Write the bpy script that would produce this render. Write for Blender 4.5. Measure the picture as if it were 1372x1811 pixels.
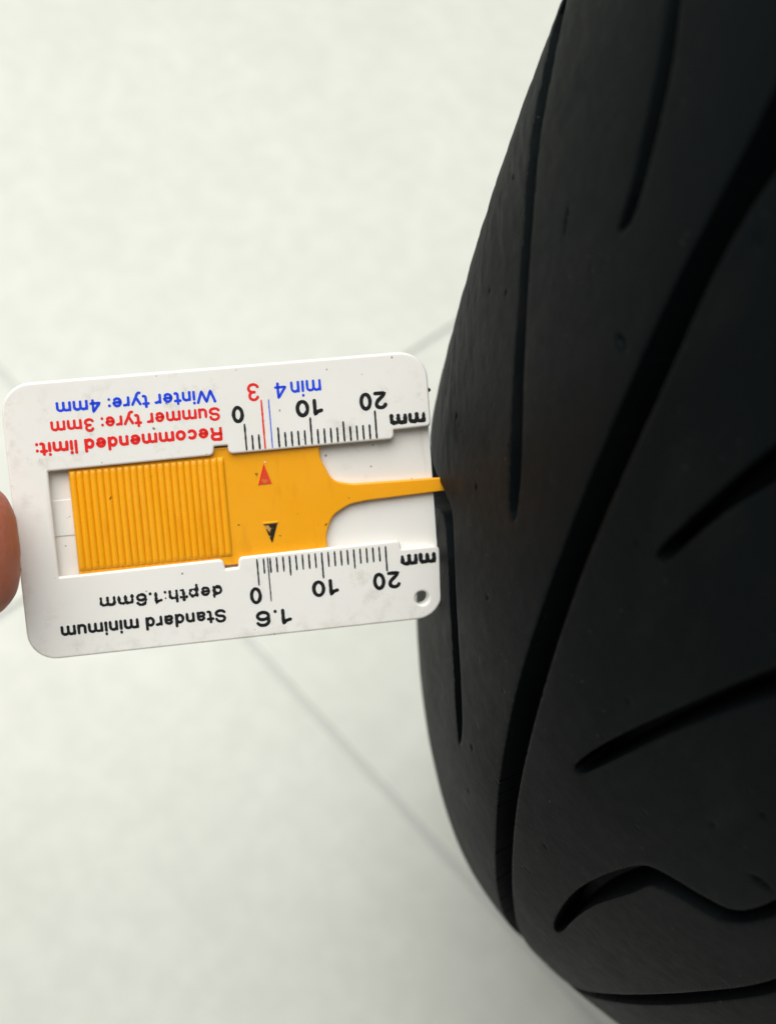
import bpy, bmesh, math, random
import numpy as np
from mathutils import Matrix, Vector, noise

random.seed(7)
scn = bpy.context.scene
for o in list(bpy.data.objects):
    bpy.data.objects.remove(o)
COL = scn.collection
MM = 0.001

# ------------------------------------------------------------------ camera
cd = bpy.data.cameras.new("camera")
cam = bpy.data.objects.new("camera", cd)
COL.objects.link(cam)
cam.matrix_world = Matrix(((0.84722, -0.48901, 0.20757, -0.034530),
                           (0.51920, 0.67950, -0.51838, -0.331265),
                           (0.11244, 0.54695, 0.82958, 0.440194),
                           (0, 0, 0, 1)))
cd.sensor_fit = 'VERTICAL'
cd.sensor_height = 24.0
cd.lens = 35.78
cd.clip_start = 0.005
cd.clip_end = 50
cd.dof.use_dof = True
cd.dof.focus_distance = 0.226
cd.dof.aperture_fstop = 12.0
scn.camera = cam

# ------------------------------------------------------------------ light
world = bpy.data.worlds.new("World")
scn.world = world
world.use_nodes = True
bg = world.node_tree.nodes["Background"]
bg.inputs[0].default_value = (0.84, 0.98, 1.0, 1)
bg.inputs[1].default_value = 0.10


def area(name, loc, target, sx, sy, power, color):
    ld = bpy.data.lights.new(name, 'AREA')
    ld.shape = 'RECTANGLE'
    ld.size = sx
    ld.size_y = sy
    ld.energy = power
    ld.color = color
    o = bpy.data.objects.new(name, ld)
    COL.objects.link(o)
    o.location = loc
    d = Vector(target) - Vector(loc)
    o.rotation_euler = d.to_track_quat('-Z', 'Y').to_euler()
    return o


area("ceiling_light", (-0.55, -0.22, 1.72), (-0.12, -0.12, 0.1), 1.7, 1.7, 49, (1.0, 0.985, 0.945))


vs = scn.view_settings
vs.view_transform = 'Standard'
vs.look = 'None'
vs.gamma = 1.0
vs.exposure = 0.0
vs.use_curve_mapping = False
scn.render.engine = 'CYCLES'


# ------------------------------------------------------------------ helpers
def tag(o, label=None, cat=None, group=None, kind=None):
    if label: o["label"] = label
    if cat: o["category"] = cat
    if group: o["group"] = group
    if kind: o["kind"] = kind
    return o


def link(name, me, mat=None, parent=None, loc=None):
    o = bpy.data.objects.new(name, me)
    COL.objects.link(o)
    if mat is not None and me is not None and not me.materials:
        me.materials.append(mat)
    if parent is not None:
        o.parent = parent
    if loc is not None:
        o.location = loc
    return o


def smooth(me, on=True):
    me.polygons.foreach_set("use_smooth", [on] * len(me.polygons))


class NT:
    """small node-tree helper"""
    def __init__(self, name):
        self.m = bpy.data.materials.new(name)
        self.m.use_nodes = True
        self.t = self.m.node_tree
        self.p = self.t.nodes["Principled BSDF"]

    def n(self, kind, **kw):
        nd = self.t.nodes.new(kind)
        for k, v in kw.items():
            if isinstance(k, str) and hasattr(nd, k):
                setattr(nd, k, v)
        return nd

    def l(self, a, b):
        self.t.links.new(a, b)

    def coords(self):
        if hasattr(self, '_c'):
            return self._c
        if not hasattr(self, 'tc'):
            self.tc = self.n('ShaderNodeTexCoord')
        return self.tc.outputs['Object']

    def world_like(self):
        """object coordinates shifted by the object's own place, so that copies differ"""
        oi = self.n('ShaderNodeObjectInfo')
        mul = self.n('ShaderNodeVectorMath')
        mul.operation = 'SCALE'
        mul.inputs['Scale'].default_value = 3.0
        add = self.n('ShaderNodeVectorMath')
        add.operation = 'ADD'
        tcn = self.n('ShaderNodeTexCoord')
        self.l(oi.outputs['Location'], mul.inputs[0])
        self.l(tcn.outputs['Object'], add.inputs[0])
        self.l(mul.outputs['Vector'], add.inputs[1])
        self._c = add.outputs['Vector']

    def noise(self, scale, detail=3, rough=0.55, stretch=None):
        nd = self.n('ShaderNodeTexNoise')
        nd.inputs['Scale'].default_value = scale
        nd.inputs['Detail'].default_value = detail
        nd.inputs['Roughness'].default_value = rough
        src = self.coords()
        if stretch:
            mp = self.n('ShaderNodeMapping')
            mp.inputs['Scale'].default_value = stretch
            self.l(src, mp.inputs['Vector'])
            src = mp.outputs['Vector']
        self.l(src, nd.inputs['Vector'])
        return nd.outputs['Fac']

    def ramp(self, fac, stops):
        r = self.n('ShaderNodeValToRGB')
        e = r.color_ramp.elements
        while len(e) < len(stops):
            e.new(0.5)
        for i, (p, c) in enumerate(stops):
            e[i].position = p
            e[i].color = (c, c, c, 1) if not hasattr(c, '__len__') else (*c[:3], 1)
        self.l(fac, r.inputs['Fac'])
        return r.outputs['Color']

    def mix(self, fac, a, b, mode='MIX'):
        m = self.n('ShaderNodeMix')
        m.data_type = 'RGBA'
        m.blend_type = mode
        for sock, v in ((m.inputs[0], fac), (m.inputs[6], a), (m.inputs[7], b)):
            if hasattr(v, 'is_output'):
                self.l(v, sock)
            elif hasattr(v, '__len__'):
                sock.default_value = (*v[:3], 1)
            else:
                sock.default_value = v
        return m.outputs[2]

    def bump(self, h, strength, dist, prev=None):
        b = self.n('ShaderNodeBump')
        b.inputs['Strength'].default_value = strength
        b.inputs['Distance'].default_value = dist
        self.l(h, b.inputs['Height'])
        if prev is not None:
            self.l(prev, b.inputs['Normal'])
        return b.outputs['Normal']

    def set(self, **kw):
        for k, v in kw.items():
            s = self.p.inputs[k.replace('_', ' ')]
            if hasattr(v, 'is_output'):
                self.l(v, s)
            elif hasattr(v, '__len__') and len(v) == 3 and s.type == 'RGBA':
                s.default_value = (*v, 1)
            else:
                s.default_value = v
        return self


# ------------------------------------------------------------------ materials
def mat_rubber():
    k = NT("worn_rubber")
    big = k.noise(38, 4, 0.6)
    fine = k.noise(420, 5, 0.65)
    streak = k.noise(120, 4, 0.6, (1.0, 0.35, 0.35))
    c = k.mix(big, (0.0025, 0.0035, 0.0041), (0.0038, 0.0050, 0.0058))
    c = k.mix(k.ramp(streak, [(0.52, 0.0), (0.78, 0.75)]), c, (0.0085, 0.0090, 0.0086))
    spk = k.ramp(k.noise(1500, 1, 0.5), [(0.775, 0.0), (0.80, 1.0)])
    c = k.mix(spk, c, (0.045, 0.045, 0.042))
    n = k.bump(fine, 0.16, 0.0005)
    n = k.bump(k.noise(2600, 2, 0.5), 0.06, 0.0002, n)
    pit = k.ramp(k.noise(300, 1, 0.5), [(0.20, 0.0), (0.25, 1.0)])
    n = k.bump(pit, 0.4, 0.0003, n)
    k.set(Base_Color=c, Normal=n, Roughness=k.ramp(k.mix(0.5, fine, big), [(0.3, 0.50), (0.7, 0.66)]))
    k.p.inputs['Specular IOR Level'].default_value = 0.056
    k.p.inputs['Specular Tint'].default_value = (0.78, 0.96, 1.0, 1)
    return k.m


def mat_white():
    k = NT("white_plastic")
    cl = k.noise(60, 3)
    c = k.mix(cl, (0.80, 0.78, 0.74), (0.845, 0.83, 0.795))
    sm = k.ramp(k.noise(220, 5, 0.7), [(0.55, 0.0), (0.80, 0.5)])
    zone = k.ramp(k.noise(52, 2), [(0.47, 0.0), (0.66, 1.0)])
    smz = k.mix(1.0, sm, zone, 'MULTIPLY')
    c = k.mix(smz, c, (0.30, 0.23, 0.15))
    dots = k.ramp(k.noise(900, 1, 0.4), [(0.765, 0.0), (0.79, 0.8)])
    c = k.mix(dots, c, (0.12, 0.09, 0.06))
    # handling grime gathered along the lower and left borders of the card
    sep = k.n('ShaderNodeSeparateXYZ')
    k.l(k.coords(), sep.inputs[0])
    for sock, a, b in ((sep.outputs['Y'], -0.0380, -0.0420), (sep.outputs['X'], 0.0030, -0.0005)):
        mr = k.n('ShaderNodeMapRange')
        mr.inputs['From Min'].default_value = a
        mr.inputs['From Max'].default_value = b
        k.l(sock, mr.inputs['Value'])
        gm = k.ramp(k.noise(330, 5, 0.7), [(0.50, 0.0), (0.76, 0.42)])
        c = k.mix(k.mix(1.0, gm, mr.outputs['Result'], 'MULTIPLY'), c, (0.34, 0.26, 0.16))
    scr = k.ramp(k.noise(260, 3, 0.6, (1.0, 0.06, 1.0)), [(0.70, 0.0), (0.74, 0.22)])
    c = k.mix(scr, c, (0.45, 0.40, 0.33))
    n = k.bump(k.noise(700, 3), 0.06, 0.0002)
    k.set(Base_Color=c, Normal=n, Roughness=k.ramp(cl, [(0.3, 0.36), (0.7, 0.48)]))
    k.p.inputs['Subsurface Weight'].default_value = 0.22
    k.p.inputs['Subsurface Radius'].default_value = (1.0, 0.75, 0.55)
    k.p.inputs['Subsurface Scale'].default_value = 0.0008
    return k.m


def mat_amber():
    k = NT("amber_plastic")
    k.world_like()
    cl = k.noise(90, 3)
    c = k.mix(cl, (0.87, 0.372, 0.003), (0.91, 0.415, 0.005))
    dots = k.ramp(k.noise(800, 1, 0.4), [(0.775, 0.0), (0.80, 0.75)])
    c = k.mix(dots, c, (0.16, 0.05, 0.01))
    gr = k.ramp(k.noise(300, 4, 0.65, (1.0, 0.25, 1.0)), [(0.56, 0.0), (0.75, 0.35)])
    c = k.mix(gr, c, (0.55, 0.17, 0.004))
    n = k.bump(k.noise(900, 3), 0.08, 0.0002)
    k.set(Base_Color=c, Normal=n, Roughness=k.ramp(cl, [(0.3, 0.36), (0.7, 0.50)]))
    k.p.inputs['Subsurface Weight'].default_value = 0.35
    k.p.inputs['Subsurface Radius'].default_value = (1.0, 0.45, 0.08)
    k.p.inputs['Subsurface Scale'].default_value = 0.0008
    return k.m


def mat_ink(name, col, wear=0.0, under=(0.8, 0.79, 0.76)):
    k = NT(name)
    c = col
    if wear:
        w = k.ramp(k.noise(1100, 2, 0.5), [(0.64 - 0.12 * wear, 0.0), (0.70 - 0.12 * wear, 1.0)])
        c = k.mix(w, col, under)
    k.set(Base_Color=c, Roughness=0.45)
    return k.m


def mat_tile():
    k = NT("pale_stone_tile")
    k.world_like()
    a = k.noise(26, 5, 0.62)
    b = k.noise(110, 4, 0.6)
    c = k.mix(k.ramp(a, [(0.3, 0.0), (0.7, 1.0)]), (0.680, 0.697, 0.638), (0.722, 0.737, 0.680))
    c = k.mix(k.ramp(b, [(0.40, 0.36), (0.62, 0.0)]), c, (0.600, 0.616, 0.566))
    sp = k.ramp(k.noise(48, 1, 0.3), [(0.79, 0.0), (0.83, 0.3)])
    c = k.mix(sp, c, (0.50, 0.50, 0.45))
    n = k.bump(b, 0.08, 0.0006)
    k.set(Base_Color=c, Normal=n, Roughness=0.5)
    k.p.inputs['Specular IOR Level'].default_value = 0.3
    return k.m


def mat_grout():
    k = NT("grey_grout")
    c = k.mix(k.noise(300, 4), (0.54, 0.56, 0.53), (0.61, 0.63, 0.60))
    k.set(Base_Color=c, Roughness=0.9)
    return k.m


def mat_skin():
    k = NT("skin")
    a = k.noise(140, 4, 0.6)
    c = k.mix(a, (0.39, 0.108, 0.062), (0.50, 0.175, 0.105))
    c = k.mix(k.ramp(k.noise(420, 3), [(0.58, 0.0), (0.75, 0.5)]), c, (0.24, 0.075, 0.045))
    wv = k.n('ShaderNodeTexWave')
    wv.inputs['Scale'].default_value = 330
    wv.inputs['Distortion'].default_value = 6
    wv.inputs['Detail'].default_value = 2
    wv.inputs['Detail Scale'].default_value = 1.2
    k.l(k.coords(), wv.inputs['Vector'])
    n = k.bump(wv.outputs['Fac'], 0.12, 0.0002)
    n = k.bump(k.noise(900, 4), 0.25, 0.0004, n)
    k.set(Base_Color=c, Normal=n, Roughness=0.5)
    k.p.inputs['Subsurface Weight'].default_value = 0.2
    k.p.inputs['Subsurface Radius'].default_value = (1.0, 0.35, 0.2)
    k.p.inputs['Subsurface Scale'].default_value = 0.0015
    return k.m


M_RUB = mat_rubber()
M_WHITE = mat_white()
M_AMBER = mat_amber()
M_BLACK = mat_ink("black_ink", (0.004, 0.004, 0.005))
M_RED = mat_ink("red_ink", (0.78, 0.012, 0.008))
M_BLUE = mat_ink("blue_ink", (0.003, 0.052, 0.74))
M_TRED = mat_ink("worn_red_ink", (0.72, 0.05, 0.015), 0.6, (0.62, 0.16, 0.03))
M_TBLK = mat_ink("worn_black_ink", (0.012, 0.009, 0.004), 0.75, (0.55, 0.27, 0.06))
M_TILE = mat_tile()
M_GROUT = mat_grout()
M_SKIN = mat_skin()
k = NT("nail")
k.set(Base_Color=(0.62, 0.36, 0.28), Roughness=0.3)
M_NAIL = k.m

# ------------------------------------------------------------------ floor with tiles
TS, GAP = 0.400, 0.0022
fa = math.radians(-16.4)
ORG = Vector((-0.2096, -0.1098, 0))
bm = bmesh.new()
bmesh.ops.create_grid(bm, x_segments=1, y_segments=1, size=1.62)
me = bpy.data.meshes.new("floor")
bm.to_mesh(me)
bm.free()
floor = link("floor", me, M_GROUT)
floor.location = (ORG.x, ORG.y, -0.0012)
floor.rotation_euler = (0, 0, fa)
tag(floor, "pale grey-green stone tile floor under the tyre", None, None, 'structure')

bm = bmesh.new()
bmesh.ops.create_cube(bm, size=1.0)
bmesh.ops.scale(bm, vec=(TS - GAP, TS - GAP, 0.008), verts=bm.verts)
top = [e for e in bm.edges if all(v.co.z > 0 for v in e.verts)]
bmesh.ops.bevel(bm, geom=top, offset=0.0007, segments=2, affect='EDGES', profile=0.5)
tile_me = bpy.data.meshes.new("tile")
bm.to_mesh(tile_me)
bm.free()
tile_me.materials.append(M_TILE)
for i in range(-4, 4):
    for j in range(-4, 4):
        t = link("tile", tile_me, None, floor)
        t.location = ((i + .5) * TS, (j + .5) * TS, 0.0012 - 0.004)

# ------------------------------------------------------------------ tyre
RT = 242.35


def profile():
    """arc length s, lateral offset x, radius r and normal angle t from the crown to the bead (mm):
    squared-off worn crown, flat flank, tight shoulder"""
    n = 3600
    t = np.radians(np.linspace(0, 160, n))
    R_ = [179.41, 43.08, 190.2, 33.54, 20.1, 11.7, 14.0]
    k = np.interp(np.degrees(t), [0, 30, 55, 75, 90, 125, 160], np.log(R_))
    w = int(n * 5.23 / 160)
    k = np.convolve(np.pad(k, w, 'edge'), np.ones(2 * w + 1) / (2 * w + 1), 'valid')
    rho = np.exp(k)
    rm = .5 * (rho[1:] + rho[:-1])
    tm = .5 * (t[1:] + t[:-1])
    dt = np.diff(t)
    x = np.concatenate([[0], np.cumsum(rm * np.cos(tm) * dt)])
    r = RT - np.concatenate([[0], np.cumsum(rm * np.sin(tm) * dt)])
    s = np.concatenate([[0], np.cumsum(rm * dt)])
    return s, x, r, t


PS, PX, PR, PT = profile()

# tread grooves in tyre-surface coordinates: (arc length from the crown in mm, angle round the wheel in degrees)
GROOVES = [
    # (depth mm, wall width mm, outline)
    (3.4, 0.335, [(124, -58.6), (112, -56.8), (103.5, -55.1), (96.2, -53.4), (90.8, -52.25), (86.7, -51.6), (84.1, -51.6), (81.0, -52.15), (77.6, -52.85),
           (73.0, -53.85), (67.0, -55.65), (62.6, -57.45), (60.9, -58.75), (60.5, -59.7), (61.3, -59.85), (64.8, -58.3),
           (68.7, -56.75), (74.7, -54.95), (80.6, -53.6), (84.0, -53.2), (86.3, -52.95), (88.1, -53.05), (90.5, -53.6), (93.4, -54.6), (96.5, -55.8), (104, -58.4), (124, -64)]),
    (5.5, 0.335, [(119, -31.2), (112.5, -32.2), (109.7, -33.0), (104.0, -34.7), (99.5, -36.0), (92.7, -37.5), (87.2, -38.95), (81.6, -40.4), (75.7, -42.0), (69.9, -43.75),
           (67.6, -44.8), (66.3, -45.7), (67.9, -45.9), (69.8, -45.45), (72.6, -44.5), (78.4, -42.75), (84.1, -41.05),
           (89.3, -39.6), (95.1, -38.2), (102.8, -36.7), (108.8, -35.4), (113.0, -34.2), (119, -33.0)]),
    (5.5, 0.335, [(88, -24.6), (83.4, -27.0), (80.2, -28.15), (77.5, -29.3), (74.7, -30.75), (72.7, -32.05), (71.2, -33.0), (70.6, -33.9), (70.1, -34.5),
           (68.6, -33.9), (68.4, -33.55), (69.0, -32.7), (70.2, -31.7), (71.9, -30.4), (74.6, -29.0), (77.7, -27.9), (80.7, -26.8), (85, -24.2)]),
    (7.0, 0.335, [(56.6, -24.2), (56.5, -27.3), (56.4, -28.1), (56.5, -29.9), (56.8, -31.7), (57.1, -33.4), (57.15, -34.6), (57.0, -36.0), (56.8, -37.7),
           (56.5, -39.8), (56.1, -42.1), (55.4, -44.5), (54.6, -47.3), (53.5, -50.5), (51.6, -53.7), (49.0, -57.5), (45.4, -62.2),
           (40.6, -69.6), (34.5, -78), (29.5, -82), (26.5, -80.4), (30.5, -76.5), (35.7, -70.2), (38.2, -66.2), (42.6, -60.1), (45.7, -55.7),
           (47.7, -51.9), (49.2, -48.8), (50.4, -45.9), (51.3, -43.4), (51.75, -40.95), (52.0, -38.75), (52.2, -36.75), (52.45, -35.3),
           (52.7, -34.1), (52.85, -32.5), (52.4, -30.95), (51.5, -29.8), (50.9, -28.9), (50.4, -25.6)]),
    (6.0, 0.335, [(30, -31.2), (35.2, -34.2), (37.2, -35.45), (39.0, -36.65), (40.6, -38.0), (42.1, -39.35), (43.2, -40.3), (43.35, -40.9), (42.2, -40.95),
           (41.3, -40.5), (40.0, -39.2), (38.2, -37.9), (36.4, -36.95), (35.2, -36.35), (32.9, -35.2), (28.2, -32.6)]),
    (6.0, 0.335, [(16.5, -37.3), (22.0, -39.85), (25.0, -41.1), (28.2, -42.7), (32.0, -44.85), (35.2, -46.8), (38.4, -49.1), (39.8, -50.6), (39.6, -51.1),
           (38.2, -50.9), (36.5, -49.7), (33.7, -47.65), (30.7, -45.65), (26.7, -43.5), (23.3, -42.0), (20.2, -40.75), (15, -38.4)]),
    (6.0, 0.335, [(30.2, -63.8), (31.2, -62.6), (31.3, -59.4), (30.4, -57.0), (28.3, -54.6), (25.9, -52.85), (24.2, -52.2), (20.7, -51.85), (16.7, -51.65),
           (13.7, -51.45), (12.0, -51.05), (10.8, -50.35), (9.7, -49.35), (8.1, -47.6), (6.6, -45.2), (5.2, -46.0), (6.9, -48.4), (8.3, -50.1),
           (9.5, -50.9), (10.8, -51.6), (12.6, -52.2), (15.2, -52.45), (18.7, -52.6), (21.6, -52.95), (22.9, -53.3), (23.8, -54.4),
           (25.8, -56.1), (27.7, -58.1), (28.8, -60.8), (29.0, -63.2)]),
    (6.0, 0.335, [(24.4, -77), (21.7, -72.7), (17.5, -66.1), (13.9, -62.3), (10.6, -59.5), (7.6, -57.2), (4.8, -55.2), (2.9, -53.5), (1.6, -51.8), (0.2, -52.6),
           (1.6, -54.4), (3.7, -56.1), (6.5, -58.2), (9.4, -60.7), (12.6, -63.6), (16.2, -67.4), (19.6, -72.0), (22.4, -77)]),
]
# cuts and pits worn into the rubber: s, v, half length along v (mm), half width (mm), slant, depth
NICKS = [(82.2, -36.0, 1.1, .24, .6, .8), (61.0, -36.6, .45, .85, .3, 1.0), (95.7, -48.85, .45, .45, 0, .6), (49.5, -31.5, .8, .6, .4, .4),
         (79.5, -47.9, .35, .35, 0, .45), (37.6, -46.1, .4, .35, 0, .35), (12.4, -49.0, .4, 1.3, .2, .6), (74.4, -44.1, .35, .35, 0, .4),
         (17.0, -46.2, .35, .35, 0, .4), (99, -42.5, .3, .3, 0, .45), (92, -41, .3, .3, 0, .4), (66, -50, .3, .3, 0, .35), (46, -41, .35, .3, .3, .3),
         (57.5, -58, .5, .32, .4, .4), (55, -61.5, .35, .3, 0, .4), (38, -57, .4, .3, .6, .3), (21, -48, .5, .3, 0, .3), (107, -38.5, .3, .3, 0, .5)]


def chaikin(P, it=1):
    P = np.array(P, float)
    for _ in range(it):
        Q = np.roll(P, -1, 0)
        P = np.stack([.75 * P + .25 * Q, .25 * P + .75 * Q], 1).reshape(-1, 2)
    return P


def sd_polygon(a, b, P, far):
    """signed distance to polygon P on the rectangular grid a x b (negative inside), exact within `far`"""
    d2 = np.full((len(a), len(b)), far * far)
    ins = np.zeros((len(a), len(b)), bool)
    n = len(P)
    for i in range(n):
        (x0, y0), (x1, y1) = P[i], P[i - 1]
        r0, r1 = np.searchsorted(a, [min(x0, x1) - far, max(x0, x1) + far])
        c0, c1 = np.searchsorted(b, [min(y0, y1) - far, max(y0, y1) + far])
        if r1 > r0 and c1 > c0:
            wx = a[r0:r1, None] - x0
            wy = b[None, c0:c1] - y0
            ex, ey = x1 - x0, y1 - y0
            h = np.clip((wx * ex + wy * ey) / (ex * ex + ey * ey + 1e-12), 0, 1)
            d2[r0:r1, c0:c1] = np.minimum(d2[r0:r1, c0:c1], (wx - ex * h)**2 + (wy - ey * h)**2)
        if y0 != y1:
            c0, c1 = np.searchsorted(b, [min(y0, y1), max(y0, y1)])
            if c1 > c0:
                xc = x0 + (b[c0:c1] - y0) / (y1 - y0) * (x1 - x0)
                ins[:, c0:c1] ^= a[:, None] < xc[None, :]
    d = np.sqrt(d2)
    return np.where(ins, -d, d)


def vnoise(a, b, seed):
    """cheap smooth 2-D value noise"""
    rng = np.random.default_rng(seed)
    T = rng.random((64, 64))
    i, j = np.floor(a).astype(int), np.floor(b).astype(int)
    fa_, fb_ = a - i, b - j
    fa_ = fa_ * fa_ * (3 - 2 * fa_)
    fb_ = fb_ * fb_ * (3 - 2 * fb_)
    g = lambda u, w: T[u % 64, w % 64]
    return (g(i, j) * (1 - fa_) + g(i + 1, j) * fa_) * (1 - fb_) + (g(i, j + 1) * (1 - fa_) + g(i + 1, j + 1) * fa_) * fb_


S_TREAD = 128.0
s_vis = np.concatenate([np.arange(0, S_TREAD + .01, 0.34)])
s_far = -np.arange(2.0, S_TREAD + .01, 2.0)[::-1]
S = np.concatenate([s_far, s_vis])
v_fine = np.arange(-80.0, -22.0, 0.085)
v_rest = np.linspace(-22.0, 280.0, 500)[:-1]
V = np.concatenate([v_fine, v_rest])
NS, NV = len(S), len(V)
SS, VV = np.meshgrid(S, V, indexing='ij')
SS = SS.copy()
VV = VV.copy()
DEPTH = np.zeros_like(SS)
PITCH = 60.0
for gi, (gd, gw, outl) in enumerate(GROOVES):
    P = chaikin(outl, 1)
    sm_ = P[:, 0].mean()
    sc = math.radians(1) * np.interp(sm_, PS, PR)
    PP = np.c_[P[:, 0], P[:, 1] * sc]
    for side in (1, -1):
        for rep in range(-1, 6):
            off = rep * PITCH + (30.0 if side < 0 else 0.0)
            v0, v1 = P[:, 1].min() + off, P[:, 1].max() + off
            s0, s1 = P[:, 0].min(), P[:, 0].max()
            Sx = S * side
            rows = np.where((Sx > s0 - 2) & (Sx < s1 + 2))[0]
            if side < 0:
                rows = rows[::-1]
            for wrap in (-360, 0, 360):
                cols = np.where((V + wrap > v0 - 1.2) & (V + wrap < v1 + 1.2))[0]
                if len(rows) < 3 or len(cols) < 3:
                    continue
                ix = np.ix_(rows, cols)
                a = Sx[rows]
                b = (V[cols] + wrap - off) * sc
                d = sd_polygon(a, b, PP, 2.0)
                if side > 0 and abs(off) < 1:
                    # let the grid lines follow the groove rim and the foot of its wall
                    gx = np.gradient(d, a, axis=0)
                    gy = np.gradient(d, b, axis=1)
                    gl = np.sqrt(gx * gx + gy * gy)
                    ok = gl > 0.75
                    gx, gy = gx / np.maximum(gl, .5), gy / np.maximum(gl, .5)
                    tgt = np.where(np.abs(d) < 0.164, 0.0, np.where((d <= -0.164) & (d > -0.50), -0.335, d))
                    mv = np.where(ok, tgt - d, 0)
                    SS[ix] += mv * gx
                    VV[ix] += mv * gy / sc
                    d = np.where(ok, tgt, d)
                q = np.clip(-d / gw, 0, 1)
                dep = np.where(d < 0, 0.08 + (gd - 0.08) * q, 0.08 * np.exp(-np.clip(d, 0, 9) / 0.4))
                dep = np.where(d >= 1.99, 0, dep)
                DEPTH[ix] = np.maximum(DEPTH[ix], dep)
for (ns, nv, hl, hw, sl, nd) in NICKS:
    sc = math.radians(1) * np.interp(ns, PS, PR)
    a = SS - ns
    b = (VV - nv) * sc
    a2 = a - sl * b
    DEPTH = np.maximum(DEPTH, nd * np.exp(-((a2 / hw)**2 + (b / hl)**2)) - 0.02)
# uneven wear
circ = VV * math.radians(1) * 200
WEAR = 0.16 * (vnoise(SS / 14 + 100, circ / 20 + 100, 1) - .5) + 0.05 * (vnoise(SS / 3.1 + 100, circ / 4.3 + 100, 2) - .5)
# weathered wrinkles high on the shoulder
WR = np.clip((np.abs(SS) - 84) / 22, 0, 1) * 0.16 * (vnoise(SS / 5 + 50, circ / 1.5 + 50, 3) - .5)
H = -DEPTH + np.where(DEPTH < 0.2, WEAR + WR, 0)

aS = np.abs(SS)
px = np.interp(aS, PS, PX)
pr_ = np.interp(aS, PS, PR)
pt = np.interp(aS, PS, PT)
sg = np.sign(SS)
X = -(sg * (px + np.sin(pt) * H))
Rr = pr_ + np.cos(pt) * H
TH = np.radians(125.778 - VV)
co = np.stack([X, Rr * np.cos(TH), Rr * np.sin(TH)], -1) * MM


def grid_mesh(name, co, wrap_cols=True, depth=None):
    ns, nv = co.shape[:2]
    idx = np.arange(ns * nv).reshape(ns, nv)
    nxt = np.roll(idx, -1, 1)
    if not wrap_cols:
        idx_, nxt = idx[:, :-1], idx[:, 1:]
    else:
        idx_ = idx
    q = np.stack([idx_[:-1], nxt[:-1], nxt[1:], idx_[1:]], -1).reshape(-1, 4)
    me = bpy.data.meshes.new(name)
    me.vertices.add(ns * nv)
    me.vertices.foreach_set("co", co.reshape(-1).astype(np.float32))
    if depth is None:
        tri = np.zeros((0, 3), int)
    else:
        dq = depth.reshape(-1)[q]
        steep = (dq.max(1) - dq.min(1)) > 0.4
        sq, q = q[steep], q[~steep]
        ds = dq[steep]
        d02 = np.abs(ds[:, 0] - ds[:, 2]) <= np.abs(ds[:, 1] - ds[:, 3])
        a, b = sq[d02], sq[~d02]
        tri = np.concatenate([a[:, [0, 1, 2]], a[:, [0, 2, 3]], b[:, [0, 1, 3]], b[:, [1, 2, 3]]])
    loops = np.concatenate([q.reshape(-1), tri.reshape(-1)]).astype(np.int32)
    tot = np.concatenate([np.full(len(q), 4), np.full(len(tri), 3)]).astype(np.int32)
    start = np.concatenate([[0], np.cumsum(tot)[:-1]]).astype(np.int32)
    me.loops.add(len(loops))
    me.loops.foreach_set("vertex_index", loops)
    me.polygons.add(len(tot))
    me.polygons.foreach_set("loop_start", start)
    me.polygons.foreach_set("loop_total", tot)
    me.polygons.foreach_set("use_smooth", tot == 4)
    me.update(calc_edges=True)
    me.validate()
    return me


tyre = link("motorcycle_tyre", None, None, None, (0, 0, RT * MM))
tag(tyre, "worn black rubber motorcycle tyre with curved tread grooves standing on the tiles", "tyre")
tread = link("tread", grid_mesh("tread", co, depth=DEPTH), M_RUB, tyre)

# sidewalls: from the shoulder down to the bead and back up inside the carcass
for side in (1, -1):
    ss = np.concatenate([np.linspace(S_TREAD, PS[-1], 26)])
    x = np.interp(ss, PS, PX)
    r = np.interp(ss, PS, PR)
    # bead toe and inner liner
    xi = [x[-1] - 4, x[-1] - 9, x[-1] - 10, x[-1] - 8]
    ri = [r[-1] - 1.5, r[-1] - 1, r[-1] + 4, r[-1] + 12]
    li = np.linspace(S_TREAD - 2, 0, 60)
    lx = np.interp(li, PS, PX) - 9.0 * np.sin(np.interp(li, PS, PT))
    lr = np.interp(li, PS, PR) - 9.0 * np.cos(np.interp(li, PS, PT))
    xx = np.concatenate([x, xi, lx])
    rr = np.concatenate([r, ri, lr])
    rr[:26] += 0.0
    th = np.linspace(0, 2 * math.pi, 361)[:-1]
    c = np.stack([np.repeat(-side * xx[:, None], 360, 1), rr[:, None] * np.cos(th)[None], rr[:, None] * np.sin(th)[None]], -1) * MM
    sw = link("sidewall", grid_mesh("sidewall", c), M_RUB, tyre)

# ------------------------------------------------------------------ tread depth gauge
GL, GW = 63.93, 41.85
gauge = link("tread_depth_gauge", None)
gauge.matrix_world = Matrix(((0.75494, -0.51231, 0.40940, -0.138512),
                             (0.65468, 0.55244, -0.51595, -0.232079),
                             (0.03816, 0.65754, 0.75245, 0.258026),
                             (0, 0, 0, 1)))
tag(gauge, "white plastic tread depth gauge with amber slider probing the tyre groove", "depth gauge")


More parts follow.
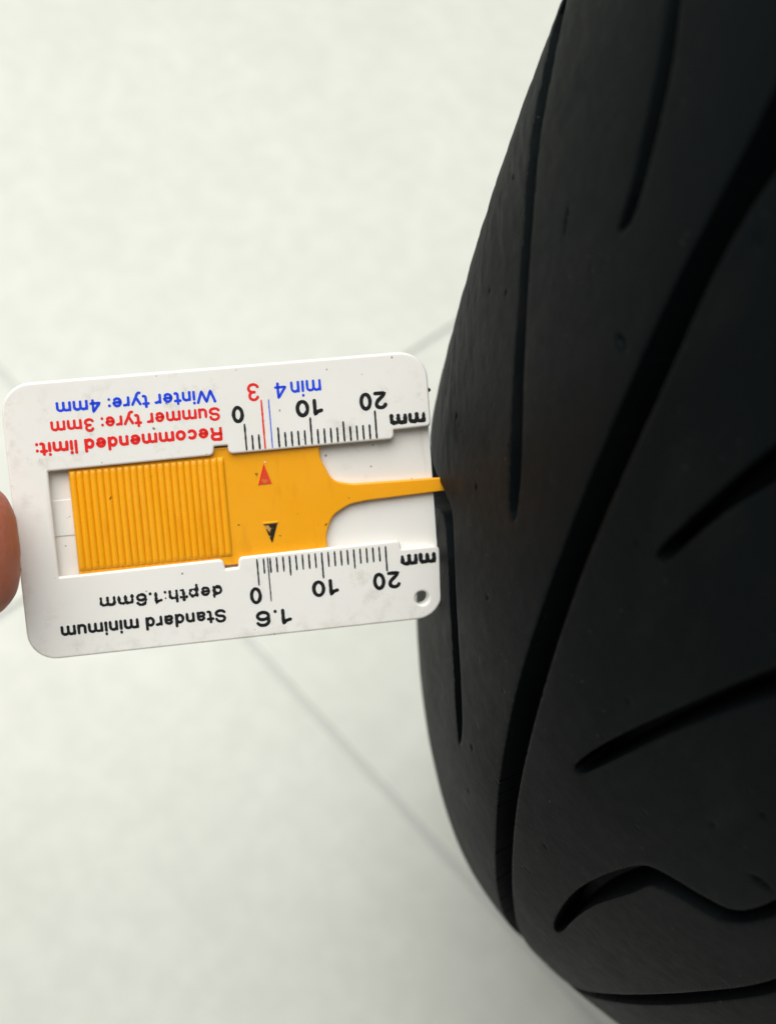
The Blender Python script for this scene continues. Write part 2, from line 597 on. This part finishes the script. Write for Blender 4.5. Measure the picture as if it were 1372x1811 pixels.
def fillet(pts, n=6):
    """pts: (x, y, radius) polygon in gauge millimetres -> rounded outline"""
    out = []
    m = len(pts)
    for i in range(m):
        p = Vector(pts[i][:2])
        rad = pts[i][2]
        a = (Vector(pts[i - 1][:2]) - p)
        b = (Vector(pts[(i + 1) % m][:2]) - p)
        if rad <= 0:
            out.append(p)
            continue
        la, lb = a.length, b.length
        a.normalize()
        b.normalize()
        ang = a.angle(b)
        tl = min(rad / math.tan(ang / 2), la * .49, lb * .49)
        rad = tl * math.tan(ang / 2)
        c = p + (a + b).normalized() * (rad / math.sin(ang / 2))
        s = p + a * tl - c
        e = p + b * tl - c
        a0 = math.atan2(s.y, s.x)
        a1 = math.atan2(e.y, e.x)
        da = (a1 - a0 + math.pi) % (2 * math.pi) - math.pi
        for q in range(n + 1):
            w = a0 + da * q / n
            out.append(c + Vector((math.cos(w), math.sin(w))) * rad)
    return out


def circle(cx, cy, r, n=32):
    return [Vector((cx + r * math.cos(2 * math.pi * i / n), cy + r * math.sin(2 * math.pi * i / n))) for i in range(n)]


def slab(name, outlines, z0, z1, bevel, mat, parent, offset=0.0, res=3):
    """extruded plate; outlines in gauge mm (y down), z measured from the front face into the gauge"""
    cu = bpy.data.curves.new(name, 'CURVE')
    cu.dimensions = '2D'
    cu.fill_mode = 'BOTH'
    h = abs(z1 - z0)
    cu.extrude = max((h / 2 - bevel), 0.001) * MM
    cu.bevel_depth = bevel * MM
    cu.bevel_resolution = res
    cu.offset = (-bevel + offset) * MM
    for ol in outlines:
        sp = cu.splines.new('POLY')
        sp.points.add(len(ol) - 1)
        for i, p in enumerate(ol):
            sp.points[i].co = (p[0] * MM, -p[1] * MM, 0, 1)
        sp.use_cyclic_u = True
    tmp = bpy.data.objects.new(name, cu)
    COL.objects.link(tmp)
    dg = bpy.context.evaluated_depsgraph_get()
    me = bpy.data.meshes.new_from_object(tmp.evaluated_get(dg))
    bpy.data.objects.remove(tmp)
    bpy.data.curves.remove(cu)
    me.name = name
    me.transform(Matrix.Translation((0, 0, -(z0 + z1) / 2 * MM)))
    bm = bmesh.new()
    bm.from_mesh(me)
    bmesh.ops.remove_doubles(bm, verts=bm.verts, dist=1e-6)
    bmesh.ops.recalc_face_normals(bm, faces=bm.faces)
    for f in bm.faces:
        f.smooth = abs(f.normal.z) < 0.999
    for e in bm.edges:
        if len(e.link_faces) == 2 and e.calc_face_angle(0) > math.radians(28):
            e.smooth = False
    bm.to_mesh(me)
    bm.free()
    me.materials.clear()
    return link(name, me, mat, parent)


RC1 = 4.3
hole = circle(60.60, 38.5, 1.10)
face = fillet([(0, 0, RC1), (GL, 0, RC1), (GL, 11.66, .7), (58.08, 11.80, .15), (57.98, 13.16, 1.1), (32.62, 13.20, .7), (32.50, 11.86, .12),
               (30.52, 11.86, .12), (30.30, 13.18, .8), (5.72, 13.36, .12), (5.68, 29.36, .12), (30.25, 29.16, .8), (30.52, 30.72, .12),
               (32.45, 30.66, .12), (32.72, 29.12, .7), (57.70, 28.96, .8), (57.86, 30.36, .15), (GL, 30.42, 1.0), (GL, GW, RC1), (0, GW, RC1)], 8)
slab("face_plate", [face, hole], 0.0, 0.80, 0.34, M_WHITE, gauge)
wall = fillet([(0, 0, RC1), (GL, 0, RC1), (GL, 11.75, .3), (5.2, 11.75, .2), (5.2, 30.75, .2), (GL, 30.75, .3), (GL, GW, RC1), (0, GW, RC1)], 8)
slab("case_wall", [wall, hole], 0.60, 2.80, 0.25, M_WHITE, gauge, offset=-0.02)
back = fillet([(3, 9, 1), (GL - .02, 9, .2), (GL - .02, 33, .2), (3, 33, 1)], 3)
slab("back_plate", [back], 1.95, 2.78, 0.05, M_WHITE, gauge)
slab("guide_ridge", [fillet([(5.4, 18.0, .1), (31, 18.0, .1), (31, 23.5, .1), (5.4, 23.5, .1)], 3)], 1.82, 2.10, 0.1, M_WHITE, gauge)

# slider -------------------------------------------------------------------------------------
slider = slab("slider", [fillet([(8.60, 12.15, .3), (46.48, 12.15, .1), (46.48, 15.2, 3.5), (48.1, 18.9, 2.5), (51.2, 19.62, 3), (64.95, 19.95, .1), (65.75, 22.05, .15),
                                 (53.2, 22.42, 3), (50.4, 22.75, 4), (47.5, 24.3, 3.5), (46.48, 27.2, 1.5), (46.48, 30.35, .1), (8.60, 30.35, .3)], 7)],
              0.84, 1.88, 0.22, M_AMBER, gauge)
tag(slider, "amber slider with ribbed grip and pointed probe")

def rib_mesh():
    n, L, r = 10, 15.35, 0.50
    prof_ = [(-.545 + 1.09 * i / n) for i in range(n + 1)]
    hh = [math.sqrt(max(0, 1 - (u / .545)**2)) * 0.44 for u in prof_]
    ys = [0, .08, .25, .55, .9, L - .9, L - .55, L - .25, L - .08, L]
    sc = [0.05, .4, .75, .95, 1, 1, .95, .75, .4, .05]
    vs_, fs = [], []
    for y, s in zip(ys, sc):
        for u, h in zip(prof_, hh):
            vs_.append((u * MM, -y * MM, h * s * MM))
    m = n + 1
    for i in range(len(ys) - 1):
        for j in range(n):
            fs.append((i * m + j, (i + 1) * m + j, (i + 1) * m + j + 1, i * m + j + 1))
    me = bpy.data.meshes.new("rib")
    me.from_pydata(vs_, [], fs)
    smooth(me)
    me.materials.append(M_AMBER)
    return me


rm_ = rib_mesh()
for i in range(23):
    r = link("rib", rm_, None, slider)
    r.location = ((9.18 + i * 1.004) * MM, -13.60 * MM, -0.86 * MM)


# flat triangle marks on the slider
def prism(name, pts, z0, z1, mat, parent, bevel=0.02):
    return slab(name, [[Vector(p) for p in pts]], z0, z1, bevel, mat, parent)


prism("red_arrow_mark", [(37.80, 15.35), (38.76, 18.40), (36.74, 18.42)], 0.78, 0.88, M_TRED, slider, 0.03)
prism("black_arrow_mark", [(36.98, 24.60), (39.08, 24.60), (38.04, 27.60)], 0.78, 0.88, M_TBLK, slider, 0.03)
slab("arrow_ridge", [fillet([(36.85, 24.22, .1), (39.20, 24.22, .1), (39.20, 24.52, .1), (36.85, 24.52, .1)], 3)], 0.70, 0.88, 0.07, M_AMBER, slider)
prism("red_arrow_rim", [(37.72, 15.30), (37.84, 15.36), (36.84, 18.34), (36.66, 18.46)], 0.74, 0.88, M_RED, slider, 0.02)
slab("arrow_tip_glint", [circle(38.0, 15.02, .13, 10)], 0.76, 0.88, 0.04, M_WHITE, slider)  # white disc drawn as the highlight at the red arrow's tip

# ------------------------------------------------------------------ printing
FZ = 0.018   # print height above the face, mm


def arc(cx, cy, rx, ry, a0, a1, n=12):
    return [(cx + rx * math.cos(math.radians(a0 + (a1 - a0) * i / n)), cy + ry * math.sin(math.radians(a0 + (a1 - a0) * i / n))) for i in range(n + 1)]


# centre lines of the letters; cap height 1, stroke about 0.17, x-height 0.73
B0, T0, X0, DS = .085, .915, .645, -.20
GLYPH = {
    'W': (.98, [[(.03, T0), (.25, B0), (.49, T0), (.73, B0), (.95, T0)]]),
    'i': (.12, [[(.06, B0), (.06, X0)], [(.06, .91), (.06, .935)]]),
    'l': (.12, [[(.06, B0), (.06, T0 + .02)]]),
    'n': (.46, [[(.06, B0), (.06, X0)], [(.06, .42)] + arc(.23, .45, .17, .20, 165, 0) + [(.40, B0)]]),
    'm': (.78, [[(.06, B0), (.06, X0)], [(.06, .44)] + arc(.225, .47, .165, .18, 165, 0) + [(.39, B0)],
                [(.39, .44)] + arc(.555, .47, .165, .18, 165, 0) + [(.72, B0)]]),
    'u': (.46, [[(.06, X0)] + arc(.23, .285, .17, .20, 180, 360) + [(.40, .30)], [(.40, X0), (.40, B0)]]),
    'h': (.46, [[(.06, B0), (.06, T0)], [(.06, .42)] + arc(.23, .45, .17, .20, 165, 0) + [(.40, B0)]]),
    'r': (.30, [[(.06, B0), (.06, X0)], [(.06, .42)] + arc(.26, .42, .20, .22, 170, 80)]),
    't': (.30, [[(.13, .88), (.13, .22)] + arc(.235, .19, .105, .11, 180, 285), [(.0, X0), (.27, X0)]]),
    'y': (.48, [[(.03, X0), (.24, .12)], [(.45, X0), (.24, .10), (.18, -.10), (.11, DS), (.03, DS)]]),
    'e': (.50, [[(.08, .37), (.43, .37)] + arc(.25, .365, .185, .28, 0, 318, 22)]),
    'a': (.48, [arc(.23, .47, .16, .175, 160, 0) + [(.39, .10)], [(.39, .385), (.20, .36)] + arc(.19, .235, .13, .14, 95, 290) + [(.33, .13), (.39, .24)]]),
    'o': (.50, [arc(.25, .365, .19, .28, 0, 360, 26)]),
    'c': (.47, [arc(.25, .365, .19, .28, 50, 312, 22)]),
    'd': (.49, [arc(.23, .365, .17, .275, 0, 360, 24), [(.42, B0), (.42, T0)]]),
    'p': (.49, [arc(.25, .365, .17, .275, 0, 360, 24), [(.06, X0), (.06, DS)]]),
    'S': (.62, [[(.54, .70)] + arc(.31, .70, .22, .215, 20, 250, 14) + arc(.31, .285, .235, .205, 75, -160, 16)]),
    'R': (.64, [[(.08, B0), (.08, T0), (.36, T0)] + arc(.36, .70, .19, .215, 90, -90) + [(.08, .485)], [(.33, .485), (.44, .44), (.50, .34), (.54, B0)]]),
    ':': (.12, [[(.06, B0 + .01), (.06, B0 + .03)], [(.06, .57), (.06, .59)]]),
    '.': (.12, [[(.06, B0 + .01), (.06, B0 + .03)]]),
    ' ': (.16, []),
    '0': (.54, [arc(.27, .5, .195, .415, 0, 360, 30)]),
    '1': (.40, [[(.05, .70), (.20, .76), (.30, T0), (.30, B0)]]),
    '2': (.56, [arc(.27, .70, .20, .215, 165, -25, 14) + [(.40, .50), (.20, .28), (.09, B0), (.50, B0)]]),
    '3': (.56, [arc(.26, .70, .18, .215, 160, -78, 14) + [(.22, .50)], arc(.265, .295, .205, .21, 84, -160, 16)]),
    '4': (.58, [[(.42, B0), (.42, T0), (.06, .30), (.53, .30)]]),
    '6': (.56, [arc(.29, .64, .21, .275, 25, 180, 14) + [(.08, .36)], arc(.28, .315, .20, .23, 0, 360, 24)]),
}


def text(s, x_right, x_left, y_base, cap, stroke, mat, jitter=0.016, smear=0.0, name="printed_text"):
    """text printed upside down on the gauge: starts at x_right and runs to x_left, letters hang down from y_base"""
    pen, lines = 0.0, []
    for ch in s:
        w, st = GLYPH[ch]
        for ln in st:
            lines.append([(pen + px_, py_) for px_, py_ in ln])
        pen += w + .115
    x0 = min(p[0] for l in lines for p in l)
    x1 = max(p[0] for l in lines for p in l)
    sx = (x_right - x_left - stroke) / max(x1 - x0, 1e-6)
    if len(s) == 1:
        sx = min(sx, 1.25 * cap)
    vs_, fs = [], []
    for li, ln in enumerate(lines):
        pts = [Vector((x_right - stroke / 2 - (p[0] - x0) * sx, y_base + stroke / 2 + (p[1] - B0) / (T0 - B0) * (cap - stroke))) for p in ln]
        # resample finely
        dense = []
        for a, b in zip(pts[:-1], pts[1:]):
            n = max(1, int((b - a).length / (stroke * .3)))
            dense += [a.lerp(b, q / n) for q in range(n)]
        dense.append(pts[-1])
        closed = (dense[0] - dense[-1]).length < 1e-4
        if closed:
            dense.pop()
        z = (FZ + .0016 * (li % 24)) * MM
        L = len(dense)
        nrm, wid = [], []
        for i, p in enumerate(dense):
            if closed:
                t = dense[(i + 1) % L] - dense[i - 1]
            else:
                t = dense[min(i + 1, L - 1)] - dense[max(i - 1, 0)]
            if t.length < 1e-6:
                t = Vector((0, 1))
            t.normalize()
            nrm.append(Vector((-t.y, t.x)))
            wv_ = noise.noise(Vector((p.x * 2.6, p.y * 2.6, 1.7 + len(s))))
            wid.append(stroke * .5 * (1 + .16 * wv_ + smear * noise.noise(Vector((p.x * 5, p.y * 5, 9)))))
        def put(p):
            nv_ = noise.noise_vector(Vector((p.x * 3, p.y * 3, 4.0))) * jitter
            vs_.append(((p.x + nv_.x) * MM, -(p.y + nv_.y) * MM, z))
            return len(vs_) - 1
        Lf = [put(p + n_ * w_) for p, n_, w_ in zip(dense, nrm, wid)]
        Rg = [put(p - n_ * w_) for p, n_, w_ in zip(dense, nrm, wid)]
        rng_ = range(L if closed else L - 1)
        for i in rng_:
            j = (i + 1) % L
            fs.append((Lf[i], Lf[j], Rg[j], Rg[i]))
        if not closed:
            for e, sg_ in ((0, 1), (L - 1, -1)):
                a0 = math.atan2(nrm[e].y, nrm[e].x)
                # cap on the outer side of the stroke end
                ring = [Lf[e]] + [put(dense[e] + Vector((math.cos(a0 + sg_ * math.pi * q / 6), math.sin(a0 + sg_ * math.pi * q / 6))) * wid[e]) for q in range(1, 6)] + [Rg[e]]
                fs.append(tuple(ring if sg_ > 0 else ring[::-1]))
    me = bpy.data.meshes.new(name)
    me.from_pydata(vs_, [], fs)
    bm = bmesh.new()
    bm.from_mesh(me)
    for f in bm.faces:
        if f.normal.z < 0:
            f.normal_flip()
    bm.to_mesh(me)
    bm.free()
    return link(name, me, mat, gauge)


text("Winter tyre: 4mm", 31.45, 7.84, 3.18, 2.05, 0.40, M_BLUE)
text("Summer tyre: 3mm", 31.80, 6.76, 5.92, 2.08, 0.41, M_RED)
text("Recommended limit:", 31.90, 4.25, 8.92, 2.12, 0.47, M_RED)
text("0", 35.40, 33.45, 6.00, 2.66, 0.56, M_BLACK)
text("3", 37.96, 35.86, 2.80, 2.75, 0.42, M_RED)
text("min", 47.40, 42.72, 3.00, 2.45, 0.39, M_BLUE)
text("4", 42.15, 39.95, 3.00, 2.55, 0.39, M_BLUE)
text("10", 47.44, 43.24, 5.93, 2.68, 0.59, M_BLACK)
text("20", 57.34, 53.05, 5.66, 2.80, 0.59, M_BLACK)
text("mm", 63.15, 57.52, 9.32, 2.20, 0.61, M_BLACK, 0.05, .5)
text("mm", 63.22, 57.62, 31.32, 2.30, 0.61, M_BLACK, 0.05, .5)
text("0", 35.70, 33.72, 34.00, 2.70, 0.54, M_BLACK)
text("10", 47.65, 43.47, 33.96, 2.66, 0.56, M_BLACK)
text("20", 57.39, 53.03, 33.74, 2.78, 0.59, M_BLACK)
text("1.6", 40.00, 34.45, 37.80, 2.58, 0.54, M_BLACK)
text("depth:1.6mm", 29.75, 11.23, 33.10, 1.98, 0.40, M_BLACK, 0.025, .9)
text("Standard minimum", 29.95, 5.03, 36.86, 2.12, 0.44, M_BLACK)


def ticks(name, items, mat):
    """each tick: x, y0, y1, width"""
    vs_, fs = [], []
    rnd = random.Random(name)
    for (x, y0, y1, w) in items:
        n = max(4, int(abs(y1 - y0) / .3))
        b = len(vs_)
        for i in range(n + 1):
            y = y0 + (y1 - y0) * i / n
            ww = w * (1 + rnd.uniform(-.15, .15))
            if i in (0, n):
                ww *= .7
            cx = x + rnd.uniform(-.012, .012)
            vs_ += [((cx - ww / 2) * MM, -y * MM, FZ * MM), ((cx + ww / 2) * MM, -y * MM, FZ * MM)]
        for i in range(n):
            a = b + 2 * i
            fs.append((a, a + 2, a + 3, a + 1))
    me = bpy.data.meshes.new(name)
    me.from_pydata(vs_, [], fs)
    return link(name, me, mat, gauge)


def y_top(i):
    return {0: 8.80, 5: 9.78, 10: 8.68, 15: 9.74, 20: 8.52}.get(i, 10.58)


def y_bot(i):
    return {0: 33.82, 5: 32.78, 10: 33.74, 15: 32.72, 20: 33.70}.get(i, 32.04)


ticks("scale_ticks", [(35.33 + i, y_top(i), 12.86, .295) for i in range(21) if i not in (3, 4)], M_BLACK)
ticks("scale_ticks", [(35.41 + i * .999, 29.66, y_bot(i), .265) for i in range(21)] + [(37.05, 29.56, 36.50, .19)], M_BLACK)
ticks("red_limit_line", [(38.16, 5.40, 12.90, .27)], M_RED)
ticks("blue_limit_line", [(39.27, 5.40, 12.86, .17)], M_BLUE)
slab("rubber_crumb", [circle(64.02, 4.55 + 1.6, .32, 12)], 0.5, 1.4, 0.1, M_RUB, gauge)
slab("ink_speck", [[Vector((9.1 - .08, 25.3)), Vector((9.1 + .1, 25.25)), Vector((9.1 + .06, 25.85)), Vector((9.1 - .1, 25.8))]], 1.90, 2.00, 0.02, M_BLACK, gauge)


# ------------------------------------------------------------------ hand
def build_hand():
    bs = bmesh.new()
    bmesh.ops.create_uvsphere(bs, u_segments=16, v_segments=10, radius=1.0)
    bs.verts.ensure_lookup_table()
    tv = np.array([v.co[:] for v in bs.verts])
    tf = [[v.index for v in f.verts] for f in bs.faces]
    bs.free()
    allv, allf = [], []

    def ball(c, rad, sc=(1, 1, 1)):
        o = len(allv) * len(tv)
        allv.append((tv * rad * np.array(sc) + np.array((c[0], -c[1], -c[2]))) * MM)
        allf.extend([[i + o for i in f] for f in tf])

    def chain(pts, flat=1.0):
        for (a, b) in zip(pts[:-1], pts[1:]):
            n = max(3, int((Vector(a[:3]) - Vector(b[:3])).length / 2.2))
            for i in range(n + 1):
                u = i / n
                c = [a[q] * (1 - u) + b[q] * u for q in range(3)]
                ball(c, a[3] * (1 - u) + b[3] * u, (1, 1, flat))
    # thumb, pressing on the front of the gauge
    ball((-6.8, 22.8, -8.0), 8.4, (1, 1, .80))
    ball((-5.9, 19.3, -7.7), 7.3, (1, 1, .9))
    ball((-6.1, 26.3, -7.7), 7.3, (1, 1, .9))
    chain([(-9.1, 22.9, -8.3, 10.2), (-15, 23.6, -8.9, 10.8), (-30, 26, -10.5, 10.2)], .76)
    chain([(-30, 26, -9.5, 9.4), (-58, 36, -6, 11.0), (-86, 52, 6, 15.0), (-108, 62, 16, 17)], .92)
    # index finger behind the gauge
    chain([(-8, 26, 9.2, 6.4), (-24, 22.5, 13, 7.6), (-46, 17, 22, 8.8), (-88, 18, 24, 10.5), (-112, 36, 20, 13)])
    # curled fingers under the index
    chain([(-30, 44, 16, 6.6), (-36, 40, 30, 7.6), (-56, 34, 40, 8.8), (-92, 36, 30, 10.5), (-114, 46, 22, 13)])
    chain([(-40, 60, 20, 6.2), (-44, 57, 33, 7.4), (-62, 52, 42, 8.4), (-94, 54, 32, 10.5), (-116, 58, 22, 13)])
    chain([(-52, 76, 22, 5.6), (-54, 73, 33, 6.4), (-70, 69, 40, 7.4), (-96, 70, 30, 9.5), (-118, 68, 22, 12)])
    # palm, wrist and forearm
    for (a, b) in (((-92, 22, 24), (-96, 68, 28)), ((-104, 30, 20), (-106, 66, 24)), ((-116, 40, 18), (-116, 66, 22)), ((-128, 48, 18), (-127, 68, 20))):
        chain([(*a, 12.5), (*b, 12.5)])
    chain([(-122, 56, 18, 18), (-150, 72, 14, 20), (-185, 92, 6, 25), (-235, 122, -8, 31)], .85)
    me = bpy.data.meshes.new("hand")
    me.from_pydata(np.concatenate(allv).tolist(), [], allf)
    tmp = bpy.data.objects.new("hand_raw", me)
    COL.objects.link(tmp)
    md = tmp.modifiers.new("r", 'REMESH')
    md.mode = 'VOXEL'
    md.voxel_size = 0.0011
    md.use_smooth_shade = True
    sm = tmp.modifiers.new("s", 'SMOOTH')
    sm.factor = 0.5
    sm.iterations = 14
    dg = bpy.context.evaluated_depsgraph_get()
    out = bpy.data.meshes.new_from_object(tmp.evaluated_get(dg))
    bpy.data.objects.remove(tmp)
    smooth(out)
    out.materials.clear()
    return out


hand = link("hand", build_hand(), M_SKIN)
hand.matrix_world = gauge.matrix_world.copy()
tag(hand, "bare hand with its thumb pinching the left end of the white gauge", "hand")


def nail():
    vs_, fs = [], []
    nu, nw = 10, 8
    for i in range(nu + 1):
        u = i / nu
        x = -4.5 - 12.5 * u
        for j in range(nw + 1):
            w = -1 + 2 * j / nw
            half = 5.6 * (1 - .25 * max(0, .25 - u) / .25 - .15 * max(0, u - .8) / .2)
            y = 22.9 + .1 * 12 * u + w * half
            z = -16.0 - (0.8 if u > .15 else 0.8 * u / .15) + 2.2 * w * w
            vs_.append((x * MM, -y * MM, -z * MM))
    m = nw + 1
    for i in range(nu):
        for j in range(nw):
            fs.append((i * m + j, i * m + j + 1, (i + 1) * m + j + 1, (i + 1) * m + j))
    me = bpy.data.meshes.new("thumb_nail")
    me.from_pydata(vs_, [], fs)
    smooth(me)
    return me


link("thumb_nail", nail(), M_NAIL, hand)
